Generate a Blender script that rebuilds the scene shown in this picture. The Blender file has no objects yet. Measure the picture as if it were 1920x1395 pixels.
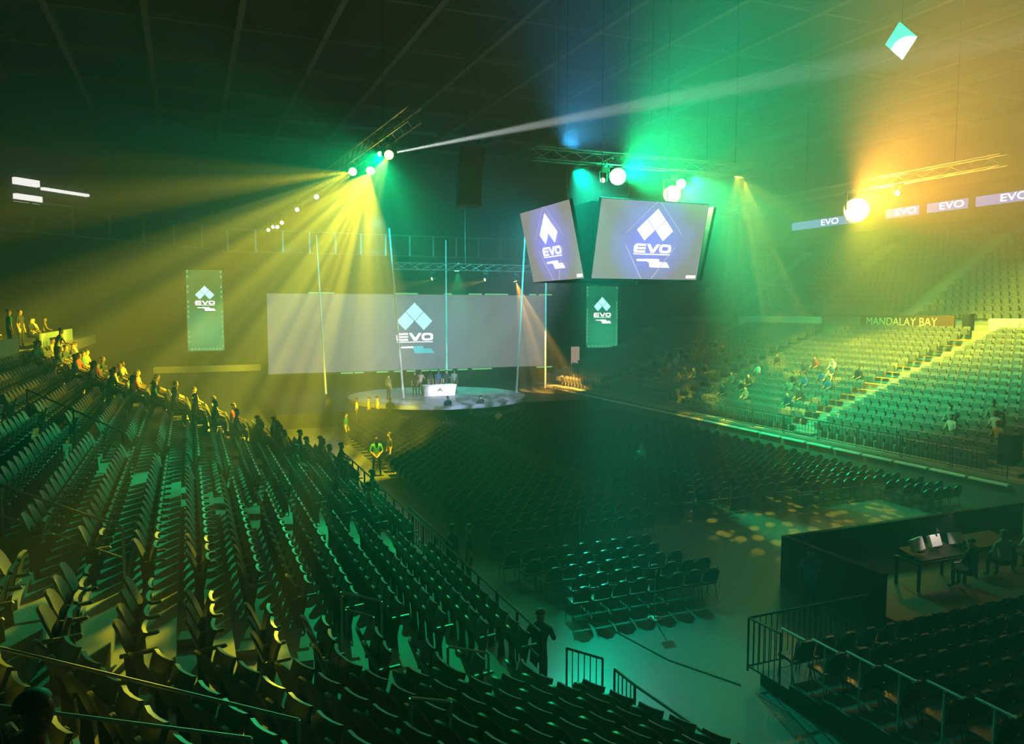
import bpy, bmesh, math, random
from mathutils import Vector, Matrix, Euler
random.seed(7)
S = bpy.context.scene
C = S.collection
R = math.radians

# ------------------------------------------------------------------ camera
F_PX = 1450.0
cam_d = bpy.data.cameras.new('camera'); cam_d.sensor_width = 36.0; cam_d.lens = F_PX / 1920 * 36
cam_d.clip_end = 400; cam_d.clip_start = 0.05
cam = bpy.data.objects.new('camera', cam_d); C.objects.link(cam)
cam.location = (0, 0, 7.5); cam.rotation_euler = (R(90 - 4.594), 0, R(-22.75))
S.camera = cam
# ------------------------------------------------------------------ exposure, world
S.view_settings.view_transform = 'Standard'; S.view_settings.look = 'None'
S.view_settings.gamma = 1.0; S.view_settings.use_curve_mapping = False
S.view_settings.exposure = 0.0
W = bpy.data.worlds.new('world'); S.world = W; W.use_nodes = True
W.node_tree.nodes['Background'].inputs[0].default_value = (0.0, 0.004, 0.005, 1)
W.node_tree.nodes['Background'].inputs[1].default_value = 0.3
S.cycles.volume_bounces = 0; S.cycles.max_bounces = 2; S.cycles.diffuse_bounces = 1; S.cycles.glossy_bounces = 1
S.cycles.use_denoising = True
HAZE = 0.0095
POWER = 0.85        # common dimmer of the rig
# ------------------------------------------------------------------ stage and rig lights
YEL = (0.90, 0.72, 0.015); ORG = (1.0, 0.50, 0.06); GRN = (0.0, 1.0, 0.30); TEAL = (0.0, 0.62, 0.62); WHT = (0.85, 0.92, 1.0)

def gobo_nodes(o, d, color, gobo, pos, target):
    """slotted or dotted metal gobo: pattern over the beam's own angular coordinates"""
    ax = (Vector(target) - Vector(pos)).normalized()
    e1 = ax.cross(Vector(gobo['cut'])).normalized() if 'cut' in gobo else ax.orthogonal().normalized()
    e2 = ax.cross(e1).normalized()
    d.use_nodes = True
    nt = d.node_tree; N = nt.nodes; Lk = nt.links
    em = N['Emission']; em.inputs[0].default_value = (*color, 1)
    geo = N.new('ShaderNodeNewGeometry')
    def dot(v):
        n = N.new('ShaderNodeVectorMath'); n.operation = 'DOT_PRODUCT'; n.inputs[1].default_value = v
        Lk.new(geo.outputs['Incoming'], n.inputs[0]); return n.outputs['Value']
    da = dot(ax)
    cb = N.new('ShaderNodeCombineXYZ')
    for k, (e, sc) in enumerate(((e1, gobo['s']), (e2, gobo.get('s2', gobo['s'])))):
        q = N.new('ShaderNodeMath'); q.operation = 'DIVIDE'; Lk.new(dot(e), q.inputs[0]); Lk.new(da, q.inputs[1])
        r = N.new('ShaderNodeMath'); r.operation = 'MULTIPLY_ADD'; r.inputs[1].default_value = sc; r.inputs[2].default_value = gobo.get('o', 0.0)
        Lk.new(q.outputs[0], r.inputs[0]); Lk.new(r.outputs[0], cb.inputs[k])
    if gobo['k'] == 'noise':
        t = N.new('ShaderNodeTexNoise'); t.inputs['Scale'].default_value = 1; t.inputs['Detail'].default_value = 1.5; out = t.outputs[0]
    else:
        t = N.new('ShaderNodeTexVoronoi'); t.inputs['Scale'].default_value = 1; out = t.outputs['Distance']
    Lk.new(cb.outputs[0], t.inputs['Vector'])
    rm = N.new('ShaderNodeMapRange'); rm.inputs[1].default_value = gobo['a']; rm.inputs[2].default_value = gobo['b']
    rm.inputs[3].default_value = gobo.get('lo', 0.0); rm.inputs[4].default_value = gobo.get('hi', 1.0)
    Lk.new(out, rm.inputs[0]); Lk.new(rm.outputs[0], em.inputs[1])

def spot(name, pos, target, size, color, power, blend=0.5, radius=0.06, gobo=None):
    d = bpy.data.lights.new(name, 'SPOT'); d.energy = power * POWER; d.color = color if not gobo else (1, 1, 1)
    d.spot_size = R(size); d.spot_blend = blend; d.shadow_soft_size = radius
    o = bpy.data.objects.new(name, d)
    if gobo: gobo_nodes(o, d, color, gobo, pos, target)
    C.objects.link(o); o.location = pos
    o.rotation_euler = (Vector(target) - Vector(pos)).to_track_quat('-Z', 'Y').to_euler()
    return o

def point(name, pos, color, power, radius=0.12):
    d = bpy.data.lights.new(name, 'POINT'); d.energy = power; d.color = color; d.shadow_soft_size = radius
    o = bpy.data.objects.new(name, d); C.objects.link(o); o.location = pos
    return o

CUT = (0.2, 0.97, 0.15)
STREAK = dict(k='noise', s=8.0, s2=1.2, a=0.40, b=0.62, lo=0.10, hi=1.8, cut=CUT)
STREAK2 = dict(k='noise', s=7.0, s2=1.0, a=0.36, b=0.66, lo=0.15, hi=1.6, o=3.3, cut=CUT)
LEAF = dict(k='voronoi', s=26.0, s2=34.0, a=0.42, b=0.30, lo=0.0, hi=1.5)
DOTS = dict(k='voronoi', s=9.0, a=0.42, b=0.25, lo=0.06, hi=1.6, o=2.0)
# left rig: yellow fans
A = (7.3, 33.0, 13.25)
spot('yellow_fan_spot', A, (3.2, 41.0, 3.0), 84, YEL, 68000, 0.2, 0.03, STREAK)
B = (7.0, 35.6, 13.7)
spot('yellow_side_spot', B, (-8.0, 46.0, 7.5), 58, YEL, 80000, 0.6, 0.03, STREAK2)
# yellow lamp aimed at the near seats
KEY = (7.45, 30.2, 13.5)
spot('seat_key_spot', KEY, (-0.5, 10.2, 3.9), 11.0, YEL, 40000, 0.25, 0.05, dict(k='noise', s=30, a=0.49, b=0.58, lo=0.0, hi=1.5, o=1.3))
# narrow white beam crossing above the hall
WB0, WB1 = (8.0, 32.0, 13.95), (26.0, 20.0, 17.05)
spot('white_beam_spot', WB0, WB1, 3.4, (0.85, 0.97, 0.9), 760000, 0.7, 0.04)
# centre rig: green and amber lamps facing the camera's right half of the hall
spot('green_wash_spot', (17.55, 29.4, 13.3), (21.5, 12.0, 16.0), 100, GRN, 30000, 0.8, 0.12)
spot('green_rig_spot', (20.85, 29.4, 13.2), (19.0, 24.0, 0.0), 82, GRN, 24000, 0.8, 0.12)
spot('amber_rig_spot', (20.4, 29.6, 12.9), (30.0, 18.0, 8.0), 120, ORG, 2500, 0.8, 0.12)
# right rig: blazing amber lamp
AF = (33.3, 31.6, 12.95)
spot('amber_flood_spot', AF, (33.0, 12.0, 22.0), 112, (1.0, 0.40, 0.04), 66000, 1.0, 0.15)
point('amber_halo_light', (33.2, 31.5, 12.95), ORG, 1300, 0.25)
point('green_halo_light', (17.4, 29.2, 13.3), GRN, 500, 0.2)
point('green_halo_light', (20.8, 29.2, 13.2), GRN, 250, 0.15)
point('amber_halo_light', (20.3, 29.3, 12.7), ORG, 350, 0.2)
spot('amber_down_spot', AF, (44.0, 33.0, 4.0), 125, YEL, 36000, 0.8, 0.15)
# green wash on the stands from lamps high over them
GL = (7.35, 31.3, 13.7)
spot('green_stand_spot', GL, (0.8, 16.5, 3.0), 62, GRN, 15000, 0.7, 0.06, dict(k='noise', s=7, a=0.36, b=0.60, lo=0.2, hi=1.4))
spot('yellow_row_spot', (7.2, 36.5, 13.7), (-4.6, 25.0, 5.2), 20, YEL, 9000, 0.6, 0.05)
spot('green_right_stand_spot', (21.5, 30.0, 13.6), (38.0, 32.0, 2.0), 80, GRN, 46000, 0.8, 0.1)
spot('yellow_right_stand_spot', (24, 30.0, 13.8), (37.0, 37.0, 3.0), 70, YEL, 34000, 0.5, 0.05, DOTS)
spot('yellow_leaf_spot', (24.5, 30.0, 13.6), (20.6, 21.6, 0), 31, YEL, 22000, 0.4, 0.03, LEAF)
spot('teal_floor_spot', (15.5, 29.9, 13.6), (13.3, 14.0, 0), 47, (0.0, 0.85, 0.52), 34000, 0.9, 0.2)
# stage lamps, then added teal, blue and white washes
spot('stage_key_spot', (19.0, 33.5, 12.3), (17.0, 54.5, 1.2), 32, (0.66, 0.78, 1.0), 34000, 0.5, 0.05, dict(k='noise', s=16, s2=30, a=0.42, b=0.62, lo=0.15, hi=1.5))
spot('stage_key_spot', (20.0, 33.5, 12.3), (17.2, 55.0, 1.6), 7, (0.9, 0.85, 1.0), 90000, 0.6, 0.1)
spot('stage_green_spot', (19.7, 58.0, 10.5), (19.9, 58.0, 0.0), 60, GRN, 5000, 0.6, 0.1)
spot('stage_amber_spot', (22.0, 58.0, 9.8), (12.0, 56.5, 7.8), 20, YEL, 7000, 0.5, 0.05)
spot('stage_amber_spot', (17.6, 58.0, 9.8), (8.0, 57.0, 8.0), 18, YEL, 5000, 0.5, 0.05)
spot('stage_fan_spot', (24.7, 58.0, 9.7), (27.5, 57.0, 1.0), 36, ORG, 50000, 0.25, 0.03, STREAK)
spot('added_teal_back_spot', (24.0, 50.0, 13.5), (21.0, 66.0, 9.0), 120, TEAL, 20000, 0.9, 0.2)  # this and the next: unseen lamps added to turn the haze teal
spot('added_teal_back_spot', (12.0, 52.0, 13.5), (14.0, 66.0, 9.0), 90, TEAL, 8000, 0.9, 0.2)
spot('added_blue_roof_spot', (15.0, 29.9, 14.4), (17.0, 14.0, 23.0), 110, (0.05, 0.4, 0.8), 6000, 0.9, 0.2)  # added uplight that tints the roof steel blue, no visible source
BEAMS = [(9.8, 60.8, 9.3, 60.8), (14.2, 54.0, 13.3, 54.0), (19.8, 61.3, 19.8, 61.3), (23.1, 54.2, 23.8, 54.2), (27.4, 58.1, 27.4, 58.1)]
spot('added_pole_wash_spot', (18.0, 33.5, 12.3), (18.5, 58.0, 5.0), 46, (0.75, 0.9, 1.0), 12000, 0.9, 0.1)  # extra unseen lamp added only to brighten the white poles

# ------------------------------------------------------------------ helpers
class MB:
    def __init__(s): s.v = []; s.f = []
    def add(s, V, Fs):
        n = len(s.v); s.v += [tuple(q) for q in V]; s.f += [tuple(n + i for i in f) for f in Fs]; return s
    def box(s, x0, y0, z0, x1, y1, z1):
        return s.add([(x0, y0, z0), (x1, y0, z0), (x1, y1, z0), (x0, y1, z0), (x0, y0, z1), (x1, y0, z1), (x1, y1, z1), (x0, y1, z1)],
                     [(3, 2, 1, 0), (4, 5, 6, 7), (0, 1, 5, 4), (1, 2, 6, 5), (2, 3, 7, 6), (3, 0, 4, 7)])
    def tube(s, a, b, r, n=6, r2=None):
        a = Vector(a); b = Vector(b); d = (b - a).normalized()
        u = d.orthogonal().normalized(); w = d.cross(u); r2 = r if r2 is None else r2
        V = []
        for k in range(n):
            t = 2 * math.pi * k / n; V.append(a + r * (u * math.cos(t) + w * math.sin(t)))
        for k in range(n):
            t = 2 * math.pi * k / n; V.append(b + r2 * (u * math.cos(t) + w * math.sin(t)))
        Fs = [(k, (k + 1) % n, n + (k + 1) % n, n + k) for k in range(n)] + [tuple(range(n))[::-1], tuple(range(n, 2 * n))]
        return s.add(V, Fs)
    def path(s, pts, r, n=6):
        for a, b in zip(pts, pts[1:]): s.tube(a, b, r, n)
        return s
    def prism(s, poly, y0, y1):              # poly in (x,z), extruded along y
        n = len(poly)
        V = [(x, y0, z) for x, z in poly] + [(x, y1, z) for x, z in poly]
        return s.add(V, [(k, (k + 1) % n, n + (k + 1) % n, n + k) for k in range(n)] + [tuple(range(n))[::-1], tuple(range(n, 2 * n))])
    def grid_slab(s, fn, nu, nv, th):        # fn(u,v)->(pos,normal); closed slab
        V = []; 
        for side in (0, 1):
            for j in range(nv + 1):
                for i in range(nu + 1):
                    p, nrm = fn(i / nu, j / nv); V.append(Vector(p) - Vector(nrm) * (th * side))
        m = (nu + 1) * (nv + 1); Fs = []
        idx = lambda sd, i, j: sd * m + j * (nu + 1) + i
        for j in range(nv):
            for i in range(nu):
                Fs.append((idx(0, i, j), idx(0, i + 1, j), idx(0, i + 1, j + 1), idx(0, i, j + 1)))
                Fs.append((idx(1, i, j + 1), idx(1, i + 1, j + 1), idx(1, i + 1, j), idx(1, i, j)))
        for i in range(nu):
            Fs.append((idx(0, i + 1, 0), idx(0, i, 0), idx(1, i, 0), idx(1, i + 1, 0)))
            Fs.append((idx(0, i, nv), idx(0, i + 1, nv), idx(1, i + 1, nv), idx(1, i, nv)))
        for j in range(nv):
            Fs.append((idx(0, 0, j), idx(0, 0, j + 1), idx(1, 0, j + 1), idx(1, 0, j)))
            Fs.append((idx(0, nu, j + 1), idx(0, nu, j), idx(1, nu, j), idx(1, nu, j + 1)))
        return s.add(V, Fs)
    def mesh(s, name, m=None):
        me = bpy.data.meshes.new(name); me.from_pydata(s.v, [], s.f); me.update()
        bm = bmesh.new(); bm.from_mesh(me); bmesh.ops.recalc_face_normals(bm, faces=bm.faces); bm.to_mesh(me); bm.free()
        if m: me.materials.append(m)
        return me
    def build(s, name, m, parent=None, **tags):
        return link(name, s.mesh(name, m), parent, **tags)

def link(name, data, parent=None, loc=None, rotz=None, mx=None, **tags):
    o = bpy.data.objects.new(name, data); C.objects.link(o)
    if parent: o.parent = parent
    if loc is not None: o.location = loc
    if rotz is not None: o.rotation_euler = (0, 0, rotz)
    if mx is not None: o.matrix_local = mx
    for k, v in tags.items():
        if v is not None: o[k] = v
    return o

def thing(name, label, cat, loc=(0, 0, 0), rotz=0, group=None, mx=None):
    o = link(name, None, None, loc, rotz, mx, label=label, category=cat, group=group); o.empty_display_size = 0.1
    return o

def struct(name, mb, m, label=None):
    return mb.build(name, m, None, kind='structure', label=label)

_m = {}
def mat(name, col, rough=0.6, metal=0.0, var=0.15, scale=3.0, bump=0.0, spec=0.4):
    if name in _m: return _m[name]
    m = bpy.data.materials.new(name); m.use_nodes = True; nt = m.node_tree; N = nt.nodes; b = N['Principled BSDF']
    b.inputs['Roughness'].default_value = rough; b.inputs['Metallic'].default_value = metal
    b.inputs['Specular IOR Level'].default_value = spec
    tc = N.new('ShaderNodeTexCoord'); nz = N.new('ShaderNodeTexNoise'); nz.inputs['Scale'].default_value = scale; nz.inputs['Detail'].default_value = 3
    nt.links.new(tc.outputs['Object'], nz.inputs['Vector'])
    mx = N.new('ShaderNodeMix'); mx.data_type = 'RGBA'
    lo = [max(0, c * (1 - var)) for c in col]; hi = [min(1, c * (1 + var)) for c in col]
    mx.inputs[6].default_value = (*lo, 1); mx.inputs[7].default_value = (*hi, 1)
    nt.links.new(nz.outputs[0], mx.inputs[0]); nt.links.new(mx.outputs[2], b.inputs['Base Color'])
    if bump:
        bp = N.new('ShaderNodeBump'); bp.inputs['Strength'].default_value = bump; bp.inputs['Distance'].default_value = 0.01
        nt.links.new(nz.outputs[0], bp.inputs['Height']); nt.links.new(bp.outputs[0], b.inputs['Normal'])
    _m[name] = m
    return m

def glow(name, col, strength):
    if name in _m: return _m[name]
    m = bpy.data.materials.new(name); m.use_nodes = True; N = m.node_tree.nodes; b = N['Principled BSDF']
    b.inputs['Base Color'].default_value = (0.02, 0.02, 0.02, 1)
    b.inputs['Emission Color'].default_value = (*col, 1); b.inputs['Emission Strength'].default_value = strength
    m.cycles.emission_sampling = 'NONE'
    _m[name] = m
    return m

def screen_mat(name, edge, centre, strength, cx, cz, rad, noise=0.3):
    """picture shown on a video wall: dark grey field with a coloured cloud round the middle (object coordinates x, z)"""
    m = bpy.data.materials.new(name); m.use_nodes = True; nt = m.node_tree; N = nt.nodes; b = N['Principled BSDF']
    b.inputs['Base Color'].default_value = (0.01, 0.01, 0.012, 1); b.inputs['Roughness'].default_value = 0.5
    tc = N.new('ShaderNodeTexCoord'); mp = N.new('ShaderNodeMapping'); mp.inputs['Location'].default_value = (-cx / rad, 0, -cz / rad)
    mp.inputs['Scale'].default_value = (1 / rad, 0, 1 / rad)
    nt.links.new(tc.outputs['Object'], mp.inputs[0])
    gr = N.new('ShaderNodeTexGradient'); gr.gradient_type = 'SPHERICAL'; nt.links.new(mp.outputs[0], gr.inputs[0])
    nz = N.new('ShaderNodeTexNoise'); nz.inputs['Scale'].default_value = 0.8; nz.inputs['Detail'].default_value = 2; nt.links.new(tc.outputs['Object'], nz.inputs[0])
    mu = N.new('ShaderNodeMath'); mu.operation = 'MULTIPLY_ADD'; mu.inputs[1].default_value = noise; mu.inputs[2].default_value = -noise * 0.5
    nt.links.new(nz.outputs[0], mu.inputs[0])
    ad = N.new('ShaderNodeMath'); ad.operation = 'ADD'; ad.use_clamp = True
    nt.links.new(gr.outputs['Fac'], ad.inputs[0]); nt.links.new(mu.outputs[0], ad.inputs[1])
    mx = N.new('ShaderNodeMix'); mx.data_type = 'RGBA'; mx.inputs[6].default_value = (*edge, 1); mx.inputs[7].default_value = (*centre, 1)
    nt.links.new(ad.outputs[0], mx.inputs[0]); nt.links.new(mx.outputs[2], b.inputs['Emission Color'])
    b.inputs['Emission Strength'].default_value = strength
    return m

_ORD = 'zeroth first second third fourth fifth sixth seventh eighth ninth tenth eleventh twelfth thirteenth fourteenth fifteenth sixteenth seventeenth eighteenth nineteenth twentieth'.split()
_TEN = {2: 'twenty', 3: 'thirty', 4: 'forty', 5: 'fifty'}
def ordn(n):
    if n <= 20: return _ORD[n]
    return _TEN[n // 10] + '-' + _ORD[n % 10] if n % 10 else {30: 'thirtieth', 40: 'fortieth', 50: 'fiftieth'}[n]

def tile(V, Fs, mats):
    """many transformed copies of one small mesh joined"""
    mb = MB()
    for M in mats: mb.add([M @ Vector(v) for v in V], Fs)
    return mb

def LM(x, y, z, rz=0.0): return Matrix.Translation((x, y, z)) @ Matrix.Rotation(rz, 4, 'Z')

# materials
M_conc = mat('concrete_tread', (0.28, 0.285, 0.28), 0.75, 0, 0.25, 1.5, 0.2)
M_riser = mat('concrete_riser', (0.13, 0.135, 0.13), 0.8, 0, 0.2, 1.5)
M_seat = mat('seat_plastic', (0.15, 0.155, 0.16), 0.42, 0, 0.12, 4)
M_seatpan = mat('seat_pan_plastic', (0.10, 0.105, 0.11), 0.45, 0, 0.12, 4)
M_metal = mat('dark_steel', (0.05, 0.05, 0.055), 0.35, 0.7, 0.1)
M_rail = mat('handrail_steel', (0.5, 0.49, 0.46), 0.35, 0.3, 0.1)
M_black = mat('black_paint', (0.012, 0.012, 0.013), 0.55, 0, 0.2)
M_drape = mat('black_drape', (0.012, 0.012, 0.013), 0.9, 0, 0.3, 6)
M_chair = mat('chair_vinyl', (0.016, 0.017, 0.018), 0.32, 0, 0.15, 6, 0, 0.6)
M_floor = mat('floor_concrete', (0.10, 0.105, 0.105), 0.24, 0, 0.25, 0.6, 0.05, 0.5)
M_wall = mat('arena_wall', (0.030, 0.034, 0.036), 0.85, 0, 0.3, 0.3)
M_ceil = mat('roof_deck', (0.012, 0.014, 0.016), 0.9, 0, 0.3, 0.4)
M_beam = mat('painted_roof_steel', (0.10, 0.11, 0.125), 0.6, 0.1, 0.15)
M_alu = mat('truss_aluminium', (0.30, 0.31, 0.32), 0.35, 0.8, 0.1)
M_white = mat('white_panel', (0.75, 0.75, 0.78), 0.6, 0, 0.06)
M_cloth = mat('pale_banner_cloth', (0.45, 0.62, 0.58), 0.8, 0, 0.15, 2)
M_fascia = mat('fascia_concrete', (0.35, 0.33, 0.26), 0.8, 0, 0.15, 1)
M_redpanel = mat('dark_red_panel', (0.10, 0.045, 0.03), 0.6, 0, 0.2)
M_letter = mat('pale_letter', (0.75, 0.70, 0.5), 0.5, 0, 0.05)

# ------------------------------------------------------------------ shell
X0, X1, Y0, Y1, ZC = -24.0, 63.0, -9.0, 78.0, 23.5
struct('floor', MB().box(X0, Y0, -0.3, X1, Y1, 0.0), M_floor, 'glossy concrete arena floor')
struct('ceiling', MB().box(X0, Y0, ZC, X1, Y1, ZC + 0.3), M_ceil, 'dark arena roof deck')
struct('wall_left', MB().box(X0 - 0.3, Y0, 0, X0, Y1, ZC), M_wall)
struct('wall_right', MB().box(X1, Y0, 0, X1 + 0.3, Y1, ZC), M_wall)
struct('wall_back', MB().box(X0, Y1, 0, X1, Y1 + 0.3, ZC), M_wall)
struct('wall_near', MB().box(X0, Y0 - 0.3, 0, X1, Y0, ZC), M_wall)
# chamfered corner wall, far left, from (-24,52) to (2,78)
struct('wall_corner', MB().add([(-24, 50, 0), (4, 78, 0), (4, 78, ZC), (-24, 50, ZC), (-24.4, 50.4, 0), (3.6, 78.4, 0), (3.6, 78.4, ZC), (-24.4, 50.4, ZC)],
       [(0, 1, 2, 3), (7, 6, 5, 4), (0, 4, 5, 1), (3, 2, 6, 7), (0, 3, 7, 4), (1, 5, 6, 2)]), M_wall)
# roof steel: I-beams along and across the hall
def ibeam(a, b, w, h, name='roof_beam'):
    a = Vector(a); b = Vector(b); d = (b - a).normalized(); sd = Vector((-d.y, d.x, 0))
    mb = MB()
    prof = [(-w / 2, 0), (w / 2, 0), (w / 2, .05), (.03, .05), (.03, h - .05), (w / 2, h - .05), (w / 2, h), (-w / 2, h), (-w / 2, h - .05), (-.03, h - .05), (-.03, .05), (-w / 2, .05)]
    V = [a + sd * x + Vector((0, 0, z)) for x, z in prof] + [b + sd * x + Vector((0, 0, z)) for x, z in prof]; n = len(prof)
    mb.add(V, [(k, (k + 1) % n, n + (k + 1) % n, n + k) for k in range(n)] + [tuple(range(n))[::-1], tuple(range(n, 2 * n))])
    return mb
for i in range(-4, 13):
    x = 12.4 + 4.65 * (i - 1)
    if X0 + 1 < x < X1 - 1:
        ibeam((x, Y0, ZC - 0.62), (x, Y1, ZC - 0.62), 0.32, 0.55).build('roof_beam', M_beam, None, kind='structure')
for j in range(11):
    y = 4.0 + 7.2 * j
    ibeam((X0, y, ZC - 0.30), (X1, y, ZC - 0.30), 0.2, 0.28).build('roof_purlin', M_beam, None, kind='structure')

# ------------------------------------------------------------------ left stand
TH = R(24); K = math.tan(TH / 2)
TN = Vector((math.sin(TH), -math.cos(TH), 0)); NN = Vector((math.cos(TH), math.sin(TH), 0))
NROW = 16; DEP = 0.72; RIS = 0.25
rowX = lambda i: 5.5 - DEP * i
rowZ = lambda i: 1.2 + RIS * i
bendY = lambda X: 9.0 + K * X
farY = lambda X: 36.0 - 1.1 * X
NEARL = 11.5
def rp(X, s):
    """point on the offset line X: s>0 beyond the bend (towards the stage), s<0 on the near leg; returns point, facing angle"""
    b = Vector((X, bendY(X), 0))
    if s >= 0: return b + Vector((0, s, 0)), 0.0
    return b + TN * (-s), TH
stand_l = link('seating_stand', None, None, kind='structure', label='stepped concrete seating stand beside the floor seats')
for i in range(NROW):
    Xf, Xb, z = rowX(i), rowX(i + 1), rowZ(i)
    zl = z - RIS if i else 0.0
    def P(X, q):
        if q == 0: return Vector((X, farY(X), 0))
        if q == 1: return Vector((X, bendY(X), 0))
        return Vector((X, bendY(X), 0)) + TN * NEARL
    f = [P(Xf, q) for q in range(3)]; b = [P(Xb, q) for q in range(3)]
    mb = MB()
    V = [(p.x, p.y, z) for p in f] + [(p.x, p.y, z) for p in b] + [(p.x, p.y, zl - .05) for p in f] + [(p.x, p.y, zl - .05) for p in b]
    mb.add(V, [(0, 1, 4, 3), (1, 2, 5, 4), (0, 6, 7, 1), (1, 7, 8, 2), (3, 4, 10, 9), (4, 5, 11, 10), (6, 9, 10, 7), (7, 10, 11, 8), (0, 3, 9, 6), (2, 8, 11, 5)])
    mb.build('tread', M_conc, stand_l)
# concourse slab behind the last row (walkway where the camera stands), fascia wall on its edge
Xc = rowX(NROW)
ZK = rowZ(NROW) + 0.55
cc = MB()
pts_f = [(Xc, 62.0), (Xc, bendY(Xc)), tuple((Vector((Xc, bendY(Xc), 0)) + TN * 12)[:2])]
Xo = -12.0
pts_b = [(Xo, 62.0), (Xo, bendY(Xo)), tuple((Vector((Xo, bendY(Xo), 0)) + TN * 12)[:2])]
V = [(x, y, ZK) for x, y in pts_f + pts_b] + [(x, y, ZK - .6) for x, y in pts_f + pts_b]
cc.add(V, [(0, 1, 4, 3), (1, 2, 5, 4), (6, 9, 10, 7), (7, 10, 11, 8), (0, 6, 7, 1), (1, 7, 8, 2), (3, 4, 10, 9), (4, 5, 11, 10), (0, 3, 9, 6), (2, 8, 11, 5)])
cc.build('concourse_slab', M_conc, None, kind='structure')

# aisles: first along the bend's bisector, then square to the rows
aisles = [(11.6, -.12), (20.6, -.45), (29.2, -.8)]
HALF = 0.6
for (ya, kk) in aisles:
    for i in range(NROW - 1):
        Xb = rowX(i + 1); zt = rowZ(i)
        yc0 = ya + kk * Xb; yc1 = ya + kk * (Xb + .32)
        mb = MB().add([(Xb, yc0 - HALF, zt), (Xb + .32, yc1 - HALF, zt), (Xb + .32, yc1 + HALF, zt), (Xb, yc0 + HALF, zt),
                       (Xb, yc0 - HALF, zt + RIS / 2), (Xb + .32, yc1 - HALF, zt + RIS / 2), (Xb + .32, yc1 + HALF, zt + RIS / 2), (Xb, yc0 + HALF, zt + RIS / 2)],
                      [(3, 2, 1, 0), (4, 5, 6, 7), (0, 1, 5, 4), (1, 2, 6, 5), (2, 3, 7, 6), (3, 0, 4, 7)])
        mb.build('step', M_conc, stand_l)

# ---- tip-up stand seat: faces +X locally, origin on the tread
def seat_meshes():
    prof = [(.13, .40), (.07, .50), (.02, .64), (-.03, .78), (-.075, .90)]
    def back(u, v):
        t = v * (len(prof) - 1); k = min(int(t), len(prof) - 2); fr = t - k
        x = prof[k][0] * (1 - fr) + prof[k + 1][0] * fr; z = prof[k][1] * (1 - fr) + prof[k + 1][1] * fr
        w = .212 * (1 - .30 * max(0, v - .72) / .28 * abs(2 * u - 1)); y = (2 * u - 1) * w
        x += .045 * (2 * u - 1) ** 2; z -= .05 * (2 * u - 1) ** 2 * max(0, v - .5) * 2
        return (x, y, z), Vector((.95, -.2 * (2 * u - 1), .3)).normalized()
    bk = MB().grid_slab(back, 4, 4, .03)
    pp = [(.17, .42), (.19, .55), (.22, .68), (.26, .78)]
    def pan(u, v):
        t = v * 3; k = min(int(t), 2); fr = t - k
        x = pp[k][0] * (1 - fr) + pp[k + 1][0] * fr; z = pp[k][1] * (1 - fr) + pp[k + 1][1] * fr
        return (x - .03 * math.cos((2 * u - 1) * 1.5), (2 * u - 1) * .195, z), Vector((.95, 0, -.3)).normalized()
    pn = MB().grid_slab(pan, 3, 3, .045)
    ar = MB().prism([(-.02, .60), (.34, .625), (.36, .60), (.33, .585), (-.02, .565)], -.272, -.232)
    st = MB().prism([(.02, .57), (.20, .57), (.14, .30), (.16, 0), (.02, 0), (.04, .3)], -.265, -.24)
    return bk, pn, ar, st
sb, sp, sa, ss = seat_meshes()
ME = [sb.mesh('backrest', M_seat), sp.mesh('seat_pan', M_seatpan), sa.mesh('armrest', M_seat), ss.mesh('standard', M_metal)]
for me in ME[:2]:
    for p in me.polygons: p.use_smooth = True
    me.set_sharp_from_angle(angle=R(35))
PN = ['backrest', 'seat_pan', 'armrest', 'standard']
seatsL = []      # (distance, matrix, block, row, seat number)
SP = 0.50
camv = Vector((0, 0, 7.5))
def in_frame(p, mrg=0.06):
    q = cam_inv @ Vector(p)
    if q.z > -0.3: return False
    u = q.x / -q.z * F_PX / 960; v = q.y / -q.z * F_PX / 697.5
    return abs(u) < 1 + mrg and abs(v) < 1 + mrg * 1.5
cam_inv = (Matrix.Translation(cam.location) @ cam.rotation_euler.to_matrix().to_4x4()).inverted()
for i in range(NROW):
    X = rowX(i) - 0.50; z = rowZ(i)
    a1 = aisles[0][0] + aisles[0][1] * X - bendY(X)      # s of first aisle centre
    s = a1 - HALF - SP * 0.6; n = 1
    while s > -NEARL + .4:
        if not (-.22 < s < .22):
            p, ang = rp(X, s)
            seatsL.append((X, p, z, ang, 'corner', i + 1, n)); n += 1
        s -= SP
    starts = [aisles[0][0] + aisles[0][1] * X] + [a[0] + a[1] * X for a in aisles[1:]]
    for b, ys in enumerate(starts):
        ye = (starts[b + 1] if b + 1 < len(starts) else farY(X) + .3) - HALF
        y = ys + HALF + SP * .6; n = 1
        while y < ye - .2:
            seatsL.append((X, Vector((X, y, 0)), z, 0.0, 'straight%d' % b, i + 1, n)); n += 1; y += SP
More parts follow.
